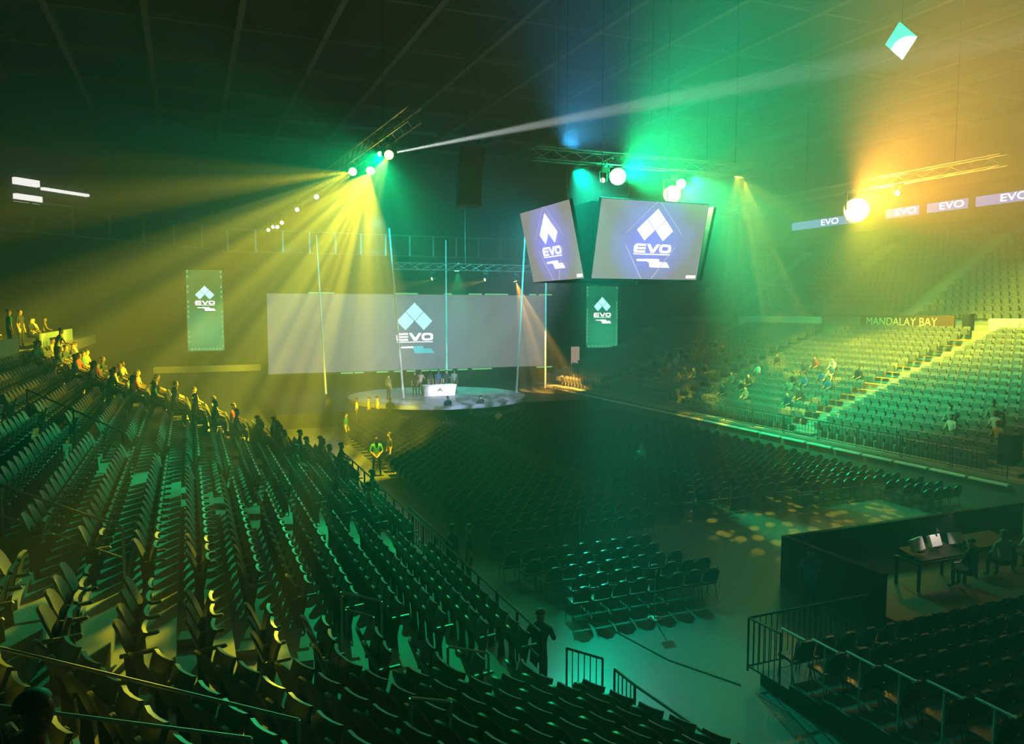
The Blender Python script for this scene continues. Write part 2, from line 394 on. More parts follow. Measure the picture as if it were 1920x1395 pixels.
# people sit on a few seats at the far end; rank by distance
ranked = []
for t in seatsL:
    d = (Vector((t[1].x, t[1].y, t[2] + .6)) - camv).length
    ranked.append((d, t))
vis = sorted([r for r in ranked if in_frame((r[1][1].x, r[1][1].y, r[1][2] + .6))], key=lambda r: r[0])
keep = set(id(r[1]) for r in vis[:300])
WHERE = {'corner': 'corner block', 'straight0': 'block beyond the stairs', 'straight1': 'second block beyond the stairs'}
rest = []
for d, (X, p, z, ang, blk, row, n) in ranked:
    mx = LM(p.x, p.y, z, ang)
    key = None
for d, t in ranked:
    X, p, z, ang, blk, row, n = t
    mx = LM(p.x, p.y, z, ang)
    if id(t) in keep:
        lab = 'tip-up seat in the %s, %s from stairs, %s row up' % (WHERE.get(blk, 'far block'), ordn(n), ordn(row))
        o = thing('stand_seat', lab, 'seat', mx=mx, group='tip-up seats on the left stand')
        for nm, me in zip(PN, ME): link(nm, me, o)
    else: rest.append(mx)
allV, allF = [], []
for q in (sb, sp, sa, ss):
    n0 = len(allV); allV += q.v; allF += [tuple(n0 + i for i in f) for f in q.f]
far_l = tile(allV, allF, rest)
far_l.build('stand_seats', M_seat, None, kind='stuff', label='rows of distant tip-up seats on the stand beside the floor', category='seats')

# simple seat for far stands
s2 = MB()
s2.prism([(.10, .38), (.0, .62), (-.06, .86), (-.10, .86), (-.04, .62), (.06, .38)], -.22, .22)
s2.prism([(.16, .40), (.22, .74), (.17, .76), (.11, .40)], -.20, .20)
s2.box(.0, -.27, .58, .34, -.24, .61)
ME2 = s2.mesh('far_seat', M_seat)

# ------------------------------------------------------------------ right stand
stand_r = link('seating_stand', None, None, kind='structure', label='stepped seating stand across the floor')
NR2 = 17; XR = 28.6
rX = lambda i: XR + .82 * i
rZ = lambda i: 1.1 + .285 * i
RY0, RY1 = 14.0, 62.0
for i in range(NR2):
    MB().box(rX(i), RY0, -.02 if i == 0 else rZ(i - 1) - .1, rX(i + 1), RY1, rZ(i)).build('tread', M_conc, stand_r)
r_aisles = [20.0, 30.6, 41.8, 52.3]
for ya in r_aisles:
    for i in range(NR2 - 1):
        MB().box(rX(i + 1) - .36, ya - .65, rZ(i), rX(i + 1), ya + .65, rZ(i) + .1425).build('step', M_white if False else M_conc, stand_r)
rs = []
for i in range(NR2):
    x = rX(i) + .56; y = RY0 + .4
    n = {}
    while y < RY1 - .3:
        if all(abs(y - a) > .85 for a in r_aisles):
            sec = sum(y > a for a in r_aisles); n[sec] = n.get(sec, 0) + 1
            rs.append((x, y, rZ(i), i + 1, sec, n[sec]))
        y += .54
rv = sorted([t for t in rs if in_frame((t[0], t[1], t[2] + .6), 0)], key=lambda t: (Vector(t[:3]) - camv).length)
kp = set(id(t) for t in rv[:300])
SEC = ['block by the black speaker', 'block before the striped stairs', 'block past the striped stairs', 'far block', 'farthest block']
rest = []
for t in rs:
    x, y, z, row, sec, n = t
    if id(t) in kp:
        link('opposite_seat', ME2, None, mx=LM(x, y, z, math.pi), category='seat', group='tip-up seats on the right stand',
             label='opposite seat in the %s, %s row up, %s along' % (SEC[sec], ordn(row), ordn(n)))
    else: rest.append(LM(x, y, z, math.pi))
tile(s2.v, s2.f, rest).build('stand_seats', M_seat, None, kind='stuff', category='seats', label='rows of distant seats on the stand across the floor')
# base wall, concourse, fascia
struct('trim_1', MB().box(XR - .45, RY0, 0, XR, RY1, 1.1), M_riser, 'low wall at the foot of the right stand')
for k in range(22):
    y = 19.0 + k * 1.72
    MB().box(XR - .62, y + .03, .93, XR - .36, y + 1.62, 1.0).build('coping_slab', M_white, None, kind='structure')
XF = rX(NR2)
ZF = rZ(NR2 - 1)
struct('concourse_slab', MB().box(XF, Y0 + 2, ZF - .3, XF + 3.2, 68, ZF + .05), M_conc)
struct('trim_2', MB().box(XF - .05, 22, ZF - .25, XF + .12, 62, ZF + .62), M_fascia, 'pale fascia at the top of the right lower stand')
# banners hung on the fascia
def fascia_panel(y0, y1, m, label, z0=.62, z1=1.35):
    return MB().box(XF - .12, y0, ZF + z0, XF - .02, y1, ZF + z1).build('fascia_banner', m, None, label=label, category='banner', group='banners on the right fascia')
fascia_panel(43.2, 52.3, M_cloth, 'long pale green banner on the far part of the right fascia')
fascia_panel(25.0, 30.4, M_cloth, 'pale green lettered banner at the right edge of the picture')
red = thing('lettered_fascia_sign', 'dark red fascia sign with pale capital letters above the seats', 'sign')
MB().box(XF - .12, 32.6, ZF + .62, XF - .02, 39.6, ZF + 1.5).build('panel', M_redpanel, red)
def text(body, size, m, parent, mx, sx=1.0, align='CENTER'):
    cu = bpy.data.curves.new('lettering', 'FONT'); cu.body = body; cu.size = size; cu.align_x = align; cu.align_y = 'CENTER'; cu.extrude = .012
    cu.materials.append(m)
    t = bpy.data.objects.new('lettering', cu); C.objects.link(t)
    me = bpy.data.meshes.new_from_object(t.evaluated_get(bpy.context.evaluated_depsgraph_get())); bpy.data.objects.remove(t)
    return link('lettering', me, parent, mx=mx @ Matrix.Diagonal((sx, 1, 1, 1)))
# sign faces -X : text x axis = -Y, up = Z
FACE_NX = Matrix(((0, 0, -1, 0), (-1, 0, 0, 0), (0, 1, 0, 0), (0, 0, 0, 1)))
FACE_NY = Matrix(((1, 0, 0, 0), (0, 0, -1, 0), (0, 1, 0, 0), (0, 0, 0, 1)))
text('MANDALAY BAY', .72, M_letter, red, Matrix.Translation((XF - .15, 36.4, ZF + 1.06)) @ FACE_NX, 1.0)
eb = bpy.data.objects['fascia_banner.001']
text('EVO', .62, M_letter, eb, Matrix.Translation((XF - .15, 28.6, ZF + .98)) @ FACE_NX, 1.2)
# upper right stand
stand_u = link('upper_stand', None, None, kind='structure', label='steep upper seating tier on the right')
UX = XF + 3.2; NU = 15
for i in range(NU):
    MB().box(UX + .74 * i, 8, ZF, UX + .74 * (i + 1), 68, ZF + .9 + .47 * i).build('tread', M_conc, stand_u)
u_aisles = [20, 29.5, 39, 48.5, 58]
rest = []
for i in range(NU):
    y = 14
    while y < 67:
        if all(abs(y - a) > .85 for a in u_aisles): rest.append(LM(UX + .74 * i + .5, y, ZF + .9 + .47 * i, math.pi))
        y += .56
    for a in u_aisles:
        if i < NU - 1: MB().box(UX + .74 * (i + 1) - .33, a - .6, ZF + .9 + .47 * i, UX + .74 * (i + 1), a + .6, ZF + .9 + .47 * i + .235).build('step', M_conc, stand_u)
tile(s2.v, s2.f, rest).build('upper_stand_seats', M_seat, None, kind='stuff', category='seats', label='rows of seats on the steep upper tier in amber light')
struct('trim_3', MB().box(UX + .74 * NU, 6, 14.6, X1, 72, 17.4), M_wall, 'dark band wall above the upper tier')
# LED ribbon
M_rib = glow('ribbon_blue', (0.32, 0.36, 1.0), 0.9); M_ribw = glow('ribbon_white', (1, 1, 1), 3.0)
RX = UX + .74 * NU - .05
for y0, y1, lab in [(54.0, 62.0, 'farthest'), (47.3, 50.6, 'third'), (42.9, 46.5, 'second'), (37.3, 42.2, 'nearest')]:
    o = thing('ribbon_display', '%s blue ribbon display with white letters above the upper tier' % lab, 'display', (RX, (y0 + y1) / 2, 15.85), group='ribbon displays')
    h = (y1 - y0) / 2
    MB().box(-.1, -h, -.38, 0, h, .38).build('panel', M_rib, o)
    text('EVO', .78, M_ribw, o, Matrix.Translation((-.13, -.25 * h, 0)) @ FACE_NX, 1.5)

# ------------------------------------------------------------------ left upper side: fascia, banners, back wall with suites
struct('trim_4', MB().box(Xc - .12, 14, ZK - .6, Xc + .05, 50, ZK + .1), M_fascia, 'pale fascia beside the left concourse')
for y0, y1, lab in [(20, 34.5, 'longer pale green banner on the left concourse rail'), (39.5, 49.5, 'shorter pale green banner on the left concourse rail')]:
    MB().box(Xc + .0, y0, ZK + .1, Xc + .08, y1, ZK + .7).build('rail_banner', M_cloth, None, label=lab, category='banner', group='banners on the left concourse')
ul = link('upper_stand', None, None, kind='structure', label='dark upper seating tier on the left')
for i in range(14):
    MB().box(-12 - .8 * (i + 1), 8, ZK - .3, -12 - .8 * i, 58 - .8 * i, ZK + .5 + .45 * i).build('tread', M_riser, ul)
rest = []
for i in range(0, 14):
    y = 24
    while y < 55 - .8 * i:
        if (y % 8) > 1.2: rest.append(LM(-12 - .8 * i - .5, y, ZK + .5 + .45 * i, 0))
        y += .56
tile(s2.v, s2.f, rest).build('upper_stand_seats', M_seat, None, kind='stuff', category='seats', label='rows of dark seats on the upper tier on the left')

M_glass = mat('suite_glass', (0.02, 0.025, 0.025), 0.08, 0, 0.1, 1, 0, 0.8)
def slab_between(a, b, z0, z1, th):
    """upright slab from plan point a to b, thickness th on its far side"""
    a = Vector((*a, 0)); b = Vector((*b, 0)); d = (b - a).normalized(); nn = Vector((-d.y, d.x, 0)) * th
    P8 = [a, b, b + nn, a + nn]
    return MB().add([(p.x, p.y, z0) for p in P8] + [(p.x, p.y, z1) for p in P8], [(3, 2, 1, 0), (4, 5, 6, 7), (0, 1, 5, 4), (1, 2, 6, 5), (2, 3, 7, 6), (3, 0, 4, 7)])
def suite_front(name, a, b, z0, z1, n, label):
    o = link(name, None, None, kind='structure', label=label)
    a = Vector(a); b = Vector(b)
    MB().tube(a + Vector((0, 0, z1)), b + Vector((0, 0, z1)), .08).build('rail', M_alu, o)
    MB().tube(a + Vector((0, 0, z0)), b + Vector((0, 0, z0)), .08).build('rail', M_alu, o)
    for k in range(n + 1):
        p = a.lerp(b, k / n); MB().box(p.x - .08, p.y - .08, z0, p.x + .08, p.y + .08, z1).build('post', M_alu, o)
        if k < n:
            q = a.lerp(b, (k + 1) / n); slab_between(p[:2], q[:2], z0 + .1, z1 - .1, .05).build('pane', M_glass, o)
suite_front('window_1', (-14.3, 59.0, 0), (3.7, 77.0, 0), 12.95, 15.0, 8, 'row of suite windows on the corner wall')
suite_front('window_2', (3.7, 77.2, 0), (36.0, 77.2, 0), 12.95, 15.0, 13, 'suite windows on the wall behind the stage')
M_lit = glow('lit_ceiling_panel', (1, 0.97, 0.92), 1.6)
for x0, x1, z0, z1, lab in [(-10.55, -9.3, 16.15, 16.6, 'bright upper window of the lit room in the corner'), (-10.55, -9.2, 14.98, 15.5, 'bright lower window of the lit room in the corner'), (-9.1, -6.5, 16.02, 16.2, 'long thin lit strip beside the corner room')]:
    slab_between((x0, x0 + 73.5), (x1, x1 + 73.5), z0, z1, .6).build('lit_window', M_lit, None, label=lab, category='window')

# ------------------------------------------------------------------ floor chairs
def chair_meshes():     # faces +Y, origin on floor
    def back(u, v):
        w = .23 * (1 - .45 * max(0, v - .7) / .3 * (2 * u - 1) ** 2)
        return ((2 * u - 1) * w, -.20 - .09 * v + .03 * (1 - (2 * u - 1) ** 2) * -1, .50 + .40 * v - .06 * (2 * u - 1) ** 2 * max(0, v - .6) * 2.5), Vector((0, 1, .2)).normalized()
    bk = MB().grid_slab(back, 4, 3, .05)
    st = MB().grid_slab(lambda u, v: (((2 * u - 1) * (.23 - .02 * v), -.20 + .44 * v, .47 - .02 * (2 * v - 1) ** 2), (0, 0, 1)), 2, 3, .06)
    fr = []
    for sx in (-1, 1):
        fr.append(MB().path([(sx * .23, .20, 0), (sx * .22, .16, .42), (sx * .22, -.18, .43), (sx * .21, -.27, .86)], .012, 4).path([(sx * .23, -.24, 0), (sx * .22, -.12, .42)], .012, 4))
    return bk, st, fr[0], fr[1]
cb, cs, cf0, cf1 = chair_meshes()
CM = [cb.mesh('backrest', M_chair), cs.mesh('seat', M_chair), cf0.mesh('side_frame', M_metal), cf1.mesh('side_frame', M_metal)]
for me in CM[:2]:
    for p in me.polygons: p.use_smooth = True
    me.set_sharp_from_angle(angle=R(35))
CN = ['backrest', 'seat', 'side_frame', 'side_frame']
chairs = []
def block(nm, y0, y1, dy, xr):
    row = 1; y = y0
    while y <= y1:
        a, b = xr(y); x = b; n = 1
        while x >= a:
            chairs.append((x + random.uniform(-.015, .015), y + random.uniform(-.03, .03), random.uniform(-.03, .03), nm, row, n)); x -= .53; n += 1
        y += dy; row += 1
block('rear block', 16.3, 20.2, .78, lambda y: (8.4 if y < 18 else 8.0, 12.6 - .16 * (y - 16) + .25 * math.sin(y * 3)))
block('long block', 21.4, 47.0, .84, lambda y: (8.2, 13.7))
block('wide block', 23.4, 47.0, .84, lambda y: (15.5, 21.0))
block('outer block', 23.0, 46.0, .84, lambda y: (21.3, 26.6))
block('side block', 20.4, 22.4, .84, lambda y: (24.9, 26.8))
cv = sorted([t for t in chairs if in_frame((t[0], t[1], .6))], key=lambda t: (Vector((t[0], t[1], .6)) - camv).length)
kp = set(id(t) for t in cv[:300])
WH = {'rear block': 'rear block by the numbered stand', 'long block': 'long block beside the left stand', 'wide block': 'wide block past the centre aisle', 'outer block': 'block along the right stand', 'side block': 'small block by the mixing desk'}
rest = []
for t in chairs:
    x, y, rz, nm, row, n = t
    if id(t) in kp:
        o = thing('floor_chair', 'black floor chair, %s, %s row, %s from its end' % (WH[nm], ordn(row), ordn(n)), 'chair', mx=LM(x, y, 0, rz), group='black chairs on the arena floor')
        for a, me in zip(CN, CM): link(a, me, o)
    else: rest.append(LM(x, y, 0, rz))
cV, cF = [], []
for q in (cb, cs, cf0, cf1):
    n0 = len(cV); cV += q.v; cF += [tuple(n0 + i for i in f) for f in q.f]
tile(cV, cF, rest).build('floor_chairs', M_chair, None, kind='stuff', category='chairs', label='rows of distant black chairs facing the stage')
# raked platform with chairs in front of the camera's lower right
plat = link('chair_platform', None, None, kind='structure', label='low stepped platform under the near chairs')
NP = 9
for k in range(NP):
    yk = 11.9 - .80 * k
    MB().box(10.4, yk - .80, 0, 21.5, yk, .25 + .10 * k).build('tread', M_black, plat)
    for j in range(20):
        x = 10.85 + .54 * j
        if not in_frame((x, yk - .5, .9), .1): continue
        o = thing('platform_chair', 'black platform chair, %s row from the barrier, %s from the rail' % (ordn(k + 1), ordn(j + 1)), 'chair', mx=LM(x, yk - .45, .25 + .10 * k, random.uniform(-.03, .03)), group='chairs on the near platform')
        for a, me in zip(CN, CM): link(a, me, o)

# ------------------------------------------------------------------ stage
struct('stage_deck', MB().box(5.0, 50.0, 0, 30.5, 66, .95), M_black, 'black stage deck')
def disc(mb, cx, cy, r, z0, z1, n=64):
    V = [(cx + r * math.cos(2 * math.pi * k / n), cy + r * math.sin(2 * math.pi * k / n), z0) for k in range(n)] + [(cx + r * math.cos(2 * math.pi * k / n), cy + r * math.sin(2 * math.pi * k / n), z1) for k in range(n)]
    return mb.add(V, [(k, (k + 1) % n, n + (k + 1) % n, n + k) for k in range(n)] + [tuple(range(n))[::-1], tuple(range(n, 2 * n))])
M_disc = mat('stage_floor_vinyl', (0.30, 0.33, 0.42), 0.3, 0, 0.4, 0.5)
disc(MB(), 16.9, 54.6, 6.5, .95, 1.2).build('round_stage', M_disc, None, label='round pale stage platform lit blue white under the big screen', category='stage')
# big screen
def panel_frame(parent, w, h, t=.12, d=.15):
    MB().box(-w / 2 - t, -.02, h / 2, w / 2 + t, d, h / 2 + t).build('frame_bar', M_black, parent)
    MB().box(-w / 2 - t, -.02, -h / 2 - t, w / 2 + t, d, -h / 2).build('frame_bar', M_black, parent)
    MB().box(-w / 2 - t, -.02, -h / 2, -w / 2, d, h / 2).build('frame_bar', M_black, parent)
    MB().box(w / 2, -.02, -h / 2, w / 2 + t, d, h / 2).build('frame_bar', M_black, parent)
def poly(parent, name, pts, m, y=-.03):
    n = len(pts)
    me = bpy.data.meshes.new(name); me.from_pydata([(x, y, z) for x, z in pts], [], [tuple(range(n))]); me.materials.append(m)
    return link(name, me, parent)
def logo(parent, cx, cz, s, m_d, m_w, m_bar, letters=True, lines=True, m_line=None):
    P = lambda pts: [(cx + x * s, cz + z * s) for x, z in pts]
    for dx, dz in ((0, 0), (-.565, -.565), (.565, -.565)):
        poly(parent, 'logo_diamond', P([(dx, dz + .54), (dx + .53, dz), (dx, dz - .54), (dx - .53, dz)]), m_d)
    zt, zb = -1.28, -1.74
    E = [(-1.08, zb), (-.42, zb), (-.42, zb + .11), (-.93, zb + .11), (-.93, zb + .18), (-.42, zb + .18), (-.42, zb + .28), (-.93, zb + .28), (-.93, zt - .11), (-.42, zt - .11), (-.42, zt), (-1.0, zt), (-1.12, zt - .12), (-1.12, zb + .1)]
    Vv = [(-.36, zt), (-.18, zt), (.03, zb + .17), (.24, zt), (.42, zt), (.13, zb), (-.07, zb)]
    poly(parent, 'logo_letter', P(E), m_w); poly(parent, 'logo_letter', P(Vv), m_w)
    n = 20; O1 = []; O2 = []
    for k in range(n):
        t = 2 * math.pi * k / n; c, q = math.cos(t), math.sin(t)
        e = lambda v: math.copysign(abs(v) ** .6, v)
        O1.append((.78 + .36 * e(c), (zt + zb) / 2 + .23 * e(q))); O2.append((.78 + .2 * e(c), (zt + zb) / 2 + .11 * e(q)))
    A1, A2 = P(O1), P(O2)
    me = bpy.data.meshes.new('logo_letter'); me.from_pydata([(x, -.03, z) for x, z in A1 + A2], [], [(k, (k + 1) % n, n + (k + 1) % n, n + k) for k in range(n)]); me.materials.append(m_w)
    link('logo_letter', me, parent)
    poly(parent, 'logo_underline', P([(-1.1, -1.84), (1.12, -1.84), (1.12, -1.79), (-1.1, -1.79)]), m_w)
    poly(parent, 'logo_tagline', P([(-.85, -2.18), (-.1, -2.18), (-.1, -2.08), (-.85, -2.08)]), m_w)
    poly(parent, 'logo_bar', P([(.0, -2.5), (1.22, -2.5), (1.0, -2.22), (.55, -2.22), (.5, -2.06), (-.35, -2.06), (-.2, -2.22), (-.1, -2.22)]), m_bar, -.028)
    if lines:
        for sx in (-1, 1):
            poly(parent, 'outline_line', P([(sx * .1, .92), (sx * 1.7, -.72), (sx * 1.7, -.77), (sx * .07, .89)]), m_line or m_w)
D_cy = glow('logo_cyan', (0.50, 1.0, 0.98), 1.9); D_wh = glow('logo_white', (1, 1, 1), 2.2); D_bar = glow('logo_bar_cyan', (0.2, 0.85, 0.95), 1.1)
D_line = glow('logo_line', (0.7, 0.75, 0.72), 0.5)
big = thing('video_wall', 'wide grey video wall with cyan diamond logo behind the stage', 'screen', (18.05, 64, 5.6))
MB().box(-12.2, 0, -3.2, 12.2, .2, 3.2).build('display', screen_mat('video_wall_picture', (0.34, 0.35, 0.36), (0.42, 0.44, 0.62), 0.75, .4, -.8, 6.5, .1), big)
panel_frame(big, 24.4, 6.4)
logo(big, -.2, 1.75, 1.42, D_cy, D_wh, D_bar, m_line=D_line)
M_edge = glow('edge_green_glow', (0.3, 1.0, 0.35), 0.8)  # glowing dashes stand in for green light caught on the truss edges
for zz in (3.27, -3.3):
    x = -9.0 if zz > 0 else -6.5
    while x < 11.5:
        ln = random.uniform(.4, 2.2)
        if random.random() < .7: poly(big, 'painted_edge_glow', [(x, zz - .06), (x + ln, zz - .06), (x + ln, zz + .06), (x, zz + .06)], M_edge)
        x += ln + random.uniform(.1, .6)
# banner screens either side
def banner(x, y, z, w, h, lab):
    o = thing('banner_screen', lab, 'screen', (x, y, z), group='tall banner screens beside the stage')
    MB().box(-w / 2, 0, -h / 2, w / 2, .15, h / 2).build('display', screen_mat('banner_picture', (0.01, 0.16, 0.07), (0.05, 0.50, 0.24), 1.1, .4, -1.8, 3.4, .8), o)
    panel_frame(o, w, h, .08)
    logo(o, 0, h * .25, w * .24, D_cy, D_wh, D_wh, lines=False)
    M_d = glow('banner_pixel_green', (0.25, 0.9, 0.35), 0.8)
    k = 0
    for sx in (-1, 1):
        for j in range(16):
            if random.random() < .75:
                zz = -h / 2 + .25 + j * (h - .5) / 15; xx = sx * (w / 2 - .12)
                poly(o, 'border_mark', [(xx - .06, zz), (xx + .06, zz), (xx + .06, zz + .2), (xx - .06, zz + .2)], M_d)
    for j in range(9):
        xx = -w / 2 + .3 + j * (w - .6) / 8
        poly(o, 'border_mark', [(xx - .09, -h / 2 + .08), (xx + .09, -h / 2 + .08), (xx + .09, -h / 2 + .24), (xx - .09, -h / 2 + .24)], M_d)
banner(1.35, 66, 7.45, 2.7, 6.4, 'tall green banner screen standing apart beyond the left stand')
banner(34.9, 62, 6.85, 3.3, 5.6, 'tall green banner screen under the hanging scoreboard')
struct('trim_5', MB().box(-2.5, 65.5, 2.6, 5.4, 65.6, 3.1), M_alu)
MB().box(34.6, 67.3, 2.2, 35.4, 67.55, 3.9).build('lit_doorway', glow('doorway_pink', (1.0, 0.62, 0.5), .6), None, label='small pinkish lit doorway below the right banner screen', category='doorway')
# drapes behind
for x0, x1, y in [(-3, 5.2, 67.5), (31, 44, 67.5)]:
    mb = MB(); n = int((x1 - x0) / .3)
    V = [(x0 + (x1 - x0) * k / n, y + .08 * math.sin(k * 1.7), zz) for zz in (0, 3.6) for k in range(n + 1)]
    mb.add(V, [(k, k + 1, n + 2 + k, n + 1 + k) for k in range(n)]); mb.build('stage_drape', M_drape, None, kind='structure')

# ------------------------------------------------------------------ hanging scoreboard
SBX, SBY, ZT, ZB = 17.5, 29.97, 11.82, 8.76; HS = ZT - ZB
sbd = thing('scoreboard', 'hanging scoreboard with tilted screens showing a white diamond logo', 'scoreboard', (SBX, SBY, ZB))
c8 = [(-1, -1), (1, -1), (1, 1), (-1, 1)]
MB().add([(x * 2.36, y * 2.32, .1) for x, y in c8] + [(x * 2.5, y * 2.45, HS) for x, y in c8],
         [(3, 2, 1, 0), (4, 5, 6, 7), (0, 1, 5, 4), (1, 2, 6, 5), (2, 3, 7, 6), (3, 0, 4, 7)]).build('housing', M_black, sbd)
D_pw = glow('board_white', (1, 0.98, 1), 2.6); D_pl = glow('board_line', (0.75, 0.75, 1), 0.9)
pic = screen_mat('scoreboard_picture', (0.30, 0.30, 0.27), (0.32, 0.36, 1.25), 1.2, 0, .1, 2.2, .5)
for k in range(4):
    rz = [0, math.pi / 2, math.pi, -math.pi / 2][k]
    wd, d0, ins = (5.04, 2.48, .77) if k % 2 == 0 else (4.85, 2.85, .68)
    hh = math.hypot(ins, HS); tl = math.atan2(ins, HS)
    M = Matrix.Rotation(rz, 4, 'Z') @ Matrix.Translation((0, -d0 - ins / 2, HS / 2)) @ Matrix.Rotation(tl, 4, 'X')
    sc = MB().box(-wd / 2, 0, -hh / 2, wd / 2, .015, hh / 2).build('display', pic, sbd); sc.matrix_local = M
    MB().box(-wd / 2 - .03, .02, -hh / 2 - .03, wd / 2 + .03, .16, hh / 2 + .03).build('casing', M_black, sc)
    if k in (0, 3):
        logo(sc, .1, .88, .78, D_pw, D_pw, D_pw, m_line=D_pl)
        for sx in (-1, 1): poly(sc, 'outline_line', [(sx * 1.15, -.2), (sx * 1.2, -.2), (sx * .28, -1.55), (sx * .22, -1.55)], D_pl)
        poly(sc, 'corner_caption', [(1.95, -1.5), (2.42, -1.5), (2.42, -1.38), (1.95, -1.38)], D_pw)
for x, y in c8: MB().tube((x * 1.6, y * 1.6, HS), (x * 1.6, y * 1.6, 23.52 - ZB), .02, 5).build('hanging_cable', M_metal, sbd)

# ------------------------------------------------------------------ trusses and fixtures
def truss(name, a, b, label, w=.5, seg=1.0):
    a = Vector(a); b = Vector(b); d = (b - a); Ln = d.length; d.normalize(); sd = d.cross(Vector((0, 0, 1))).normalized(); up = sd.cross(d)
    o = thing(name, label, 'truss', a)
    off = [sd * w / 2 * i + up * w / 2 * j for i, j in ((-1, -1), (1, -1), (1, 1), (-1, 1))]
    for f in off: MB().tube(f, f + d * Ln, .03, 6).build('chord', M_alu, o)
    mb = MB(); n = int(Ln / seg)
    for k in range(n):
        for q in range(4):
            p0 = off[q] + d * (k * seg); p1 = off[(q + 1) % 4] + d * ((k + 1) * seg)
            mb.tube(p0, p1, .015, 4)
    mb.build('bracing', M_alu, o)
    for s in (.1, .5, .9):
        p = d * (Ln * s); MB().tube(p + Vector((0, 0, w / 2)), Vector((p.x, p.y, 23.52 - a.z)), .015, 4).build('hanging_cable', M_metal, o)
    return o
truss('lighting_truss', (7.55, 26.8, 14.3), (5.8, 66.0, 14.3), 'long aluminium lighting truss above the left side of the floor')
truss('lighting_truss', (13.5, 29.9, 14.0), (25.0, 29.9, 14.0), 'short lighting truss above the hanging scoreboard')
truss('lighting_truss', (33.9, 24, 14.2), (33.9, 48, 14.2), 'lighting truss over the edge of the right stand')
truss('lighting_truss', (14.8, 58.2, 10.85), (26.0, 58.2, 10.85), 'low lighting truss over the stage')
_l = {}
def lens_mat(col, st):
    return glow('lens_%.2f_%.2f_%.2f_%g' % (*col, st), col, 2 + st * .25)
def fixture(pos, target, col, st, label, r=.16, ztr=14.06, group='moving head lights'):
    o = thing('moving_head_light', label, 'stage light', pos, group=group)
    hang = r + .25
    d = (Vector(target) - Vector(pos)).normalized(); q = d.to_track_quat('-Z', 'Y').to_matrix().to_4x4()
    MB().box(-.2, -.2, hang, .2, .2, hang + .16).build('base', M_black, o)
    if ztr - pos[2] > hang + .16: MB().tube((0, 0, hang + .16), (0, 0, ztr - pos[2] + .02), .03).build('drop_pipe', M_alu, o)
    zc = max(ztr - pos[2], hang + .1)
    MB().box(-.34, -.04, zc - .03, .34, .04, zc + .03).box(-.04, -.34, zc - .03, .04, .34, zc + .03).build('clamp_bar', M_alu, o)
    y = MB()
    for sx in (-1, 1): y.box(sx * (r + .06) - .025, -.06, -.05, sx * (r + .06) + .025, .06, hang)
    y.box(-r - .08, -.06, hang - .04, r + .08, .06, hang); y.build('yoke', M_black, o)
    h = MB().tube((0, 0, .30), (0, 0, .02), r * .75, 12, r).build('head', M_black, o); h.matrix_local = q
    ln = MB().tube((0, 0, .02), (0, 0, -.012), r * .9, 16).build('lens', lens_mat(col, st), o); ln.matrix_local = q
    return o
def off(pos, target, d=.12):
    v = (Vector(target) - Vector(pos)).normalized(); return tuple(Vector(pos) - v * d)
CAMT = (0, 0, 7.5)
fixture(off(A, (3.6, 36, 3)), (4.5, 28, 8), (1, .8, .3), 16, 'lowest yellow moving head on the left truss with the downward fan', .2)
fixture(off(B, (-8, 41, 11)), (0, 20, 9), (1, .8, .3), 12, 'yellow moving head on the left truss throwing beams sideways', .2)
fixture(off(KEY, (0, 7.4, 4.6)), (0, 7.4, 4.6), (1, .7, .2), 16, 'orange moving head at the near end of the left truss', .2)
fixture(off(WB0, WB1), WB1, (.9, 1, .95), 8, 'white moving head on the left truss sending one narrow beam', .13)
fixture(off(GL, (.8, 16.5, 3)), (.8, 16.5, 3), (.3, 1, .8), 6, 'small pale green light beside the orange moving head', .12)
for k, (yy, zz, c, s) in enumerate([(44.0, 13.7, (.6, 1, .8), 3), (50.0, 13.7, (.6, 1, .9), 3), (56.0, 13.5, (1, .85, .6), 6), (58.0, 13.4, (1, .85, .6), 5), (60.0, 13.6, (.6, 1, .9), 3), (62.5, 13.6, (.6, 1, .9), 3)]):
    fixture((7.55 - .0446 * (yy - 26.8), yy, zz), CAMT, c, s, 'small lit fixture, %s along the far half of the left truss' % ordn(k + 1), .15)
fixture((17.55, 29.9, 13.3), CAMT, (.55, 1, .85), 14, 'large green lamp at the near end of the centre truss', .4, 13.76)
fixture((20.85, 29.9, 13.2), CAMT, (.5, 1, .8), 12, 'smaller green lamp on the centre truss', .24, 13.76)
fixture((20.4, 29.95, 12.7), CAMT, (1, .85, .45), 20, 'amber lamp between the two green lamps above the scoreboard', .42, 13.76)
fixture((16.8, 29.9, 13.1), CAMT, (1, .95, .6), 3, 'small pale yellow lamp left of the green lamps', .12, 13.76)
fixture((33.9, 32.2, 12.93), CAMT, (1, .8, .35), 30, 'blazing amber lamp on the right truss, lens oversized for bloom', .7, 13.96)  # lens built wider than the lamp so the disc carries its bloom
fixture((33.9, 29.6, 13.5), CAMT, (1, .9, .6), 4, 'small lamp beside the blazing amber lamp', .16, 13.96)
fixture((19.7, 58.2, 10.55), (19.9, 57.5, 0), (.3, 1, .6), 5, 'green lamp on the low stage truss', .22, 10.6)
fixture((22.05, 58.2, 9.9), (12, 56.5, 7.8), (1, .85, .4), 3, 'amber lamp under the right half of the stage truss', .14, 10.6)
fixture((17.65, 58.2, 9.9), (8, 57, 8), (1, .85, .4), 3, 'amber lamp under the left half of the stage truss', .14, 10.6)
fixture((24.7, 58.2, 9.8), (27.5, 57, 1), (1, .85, .4), 6, 'amber lamp at the right end of the stage truss', .16, 10.6)
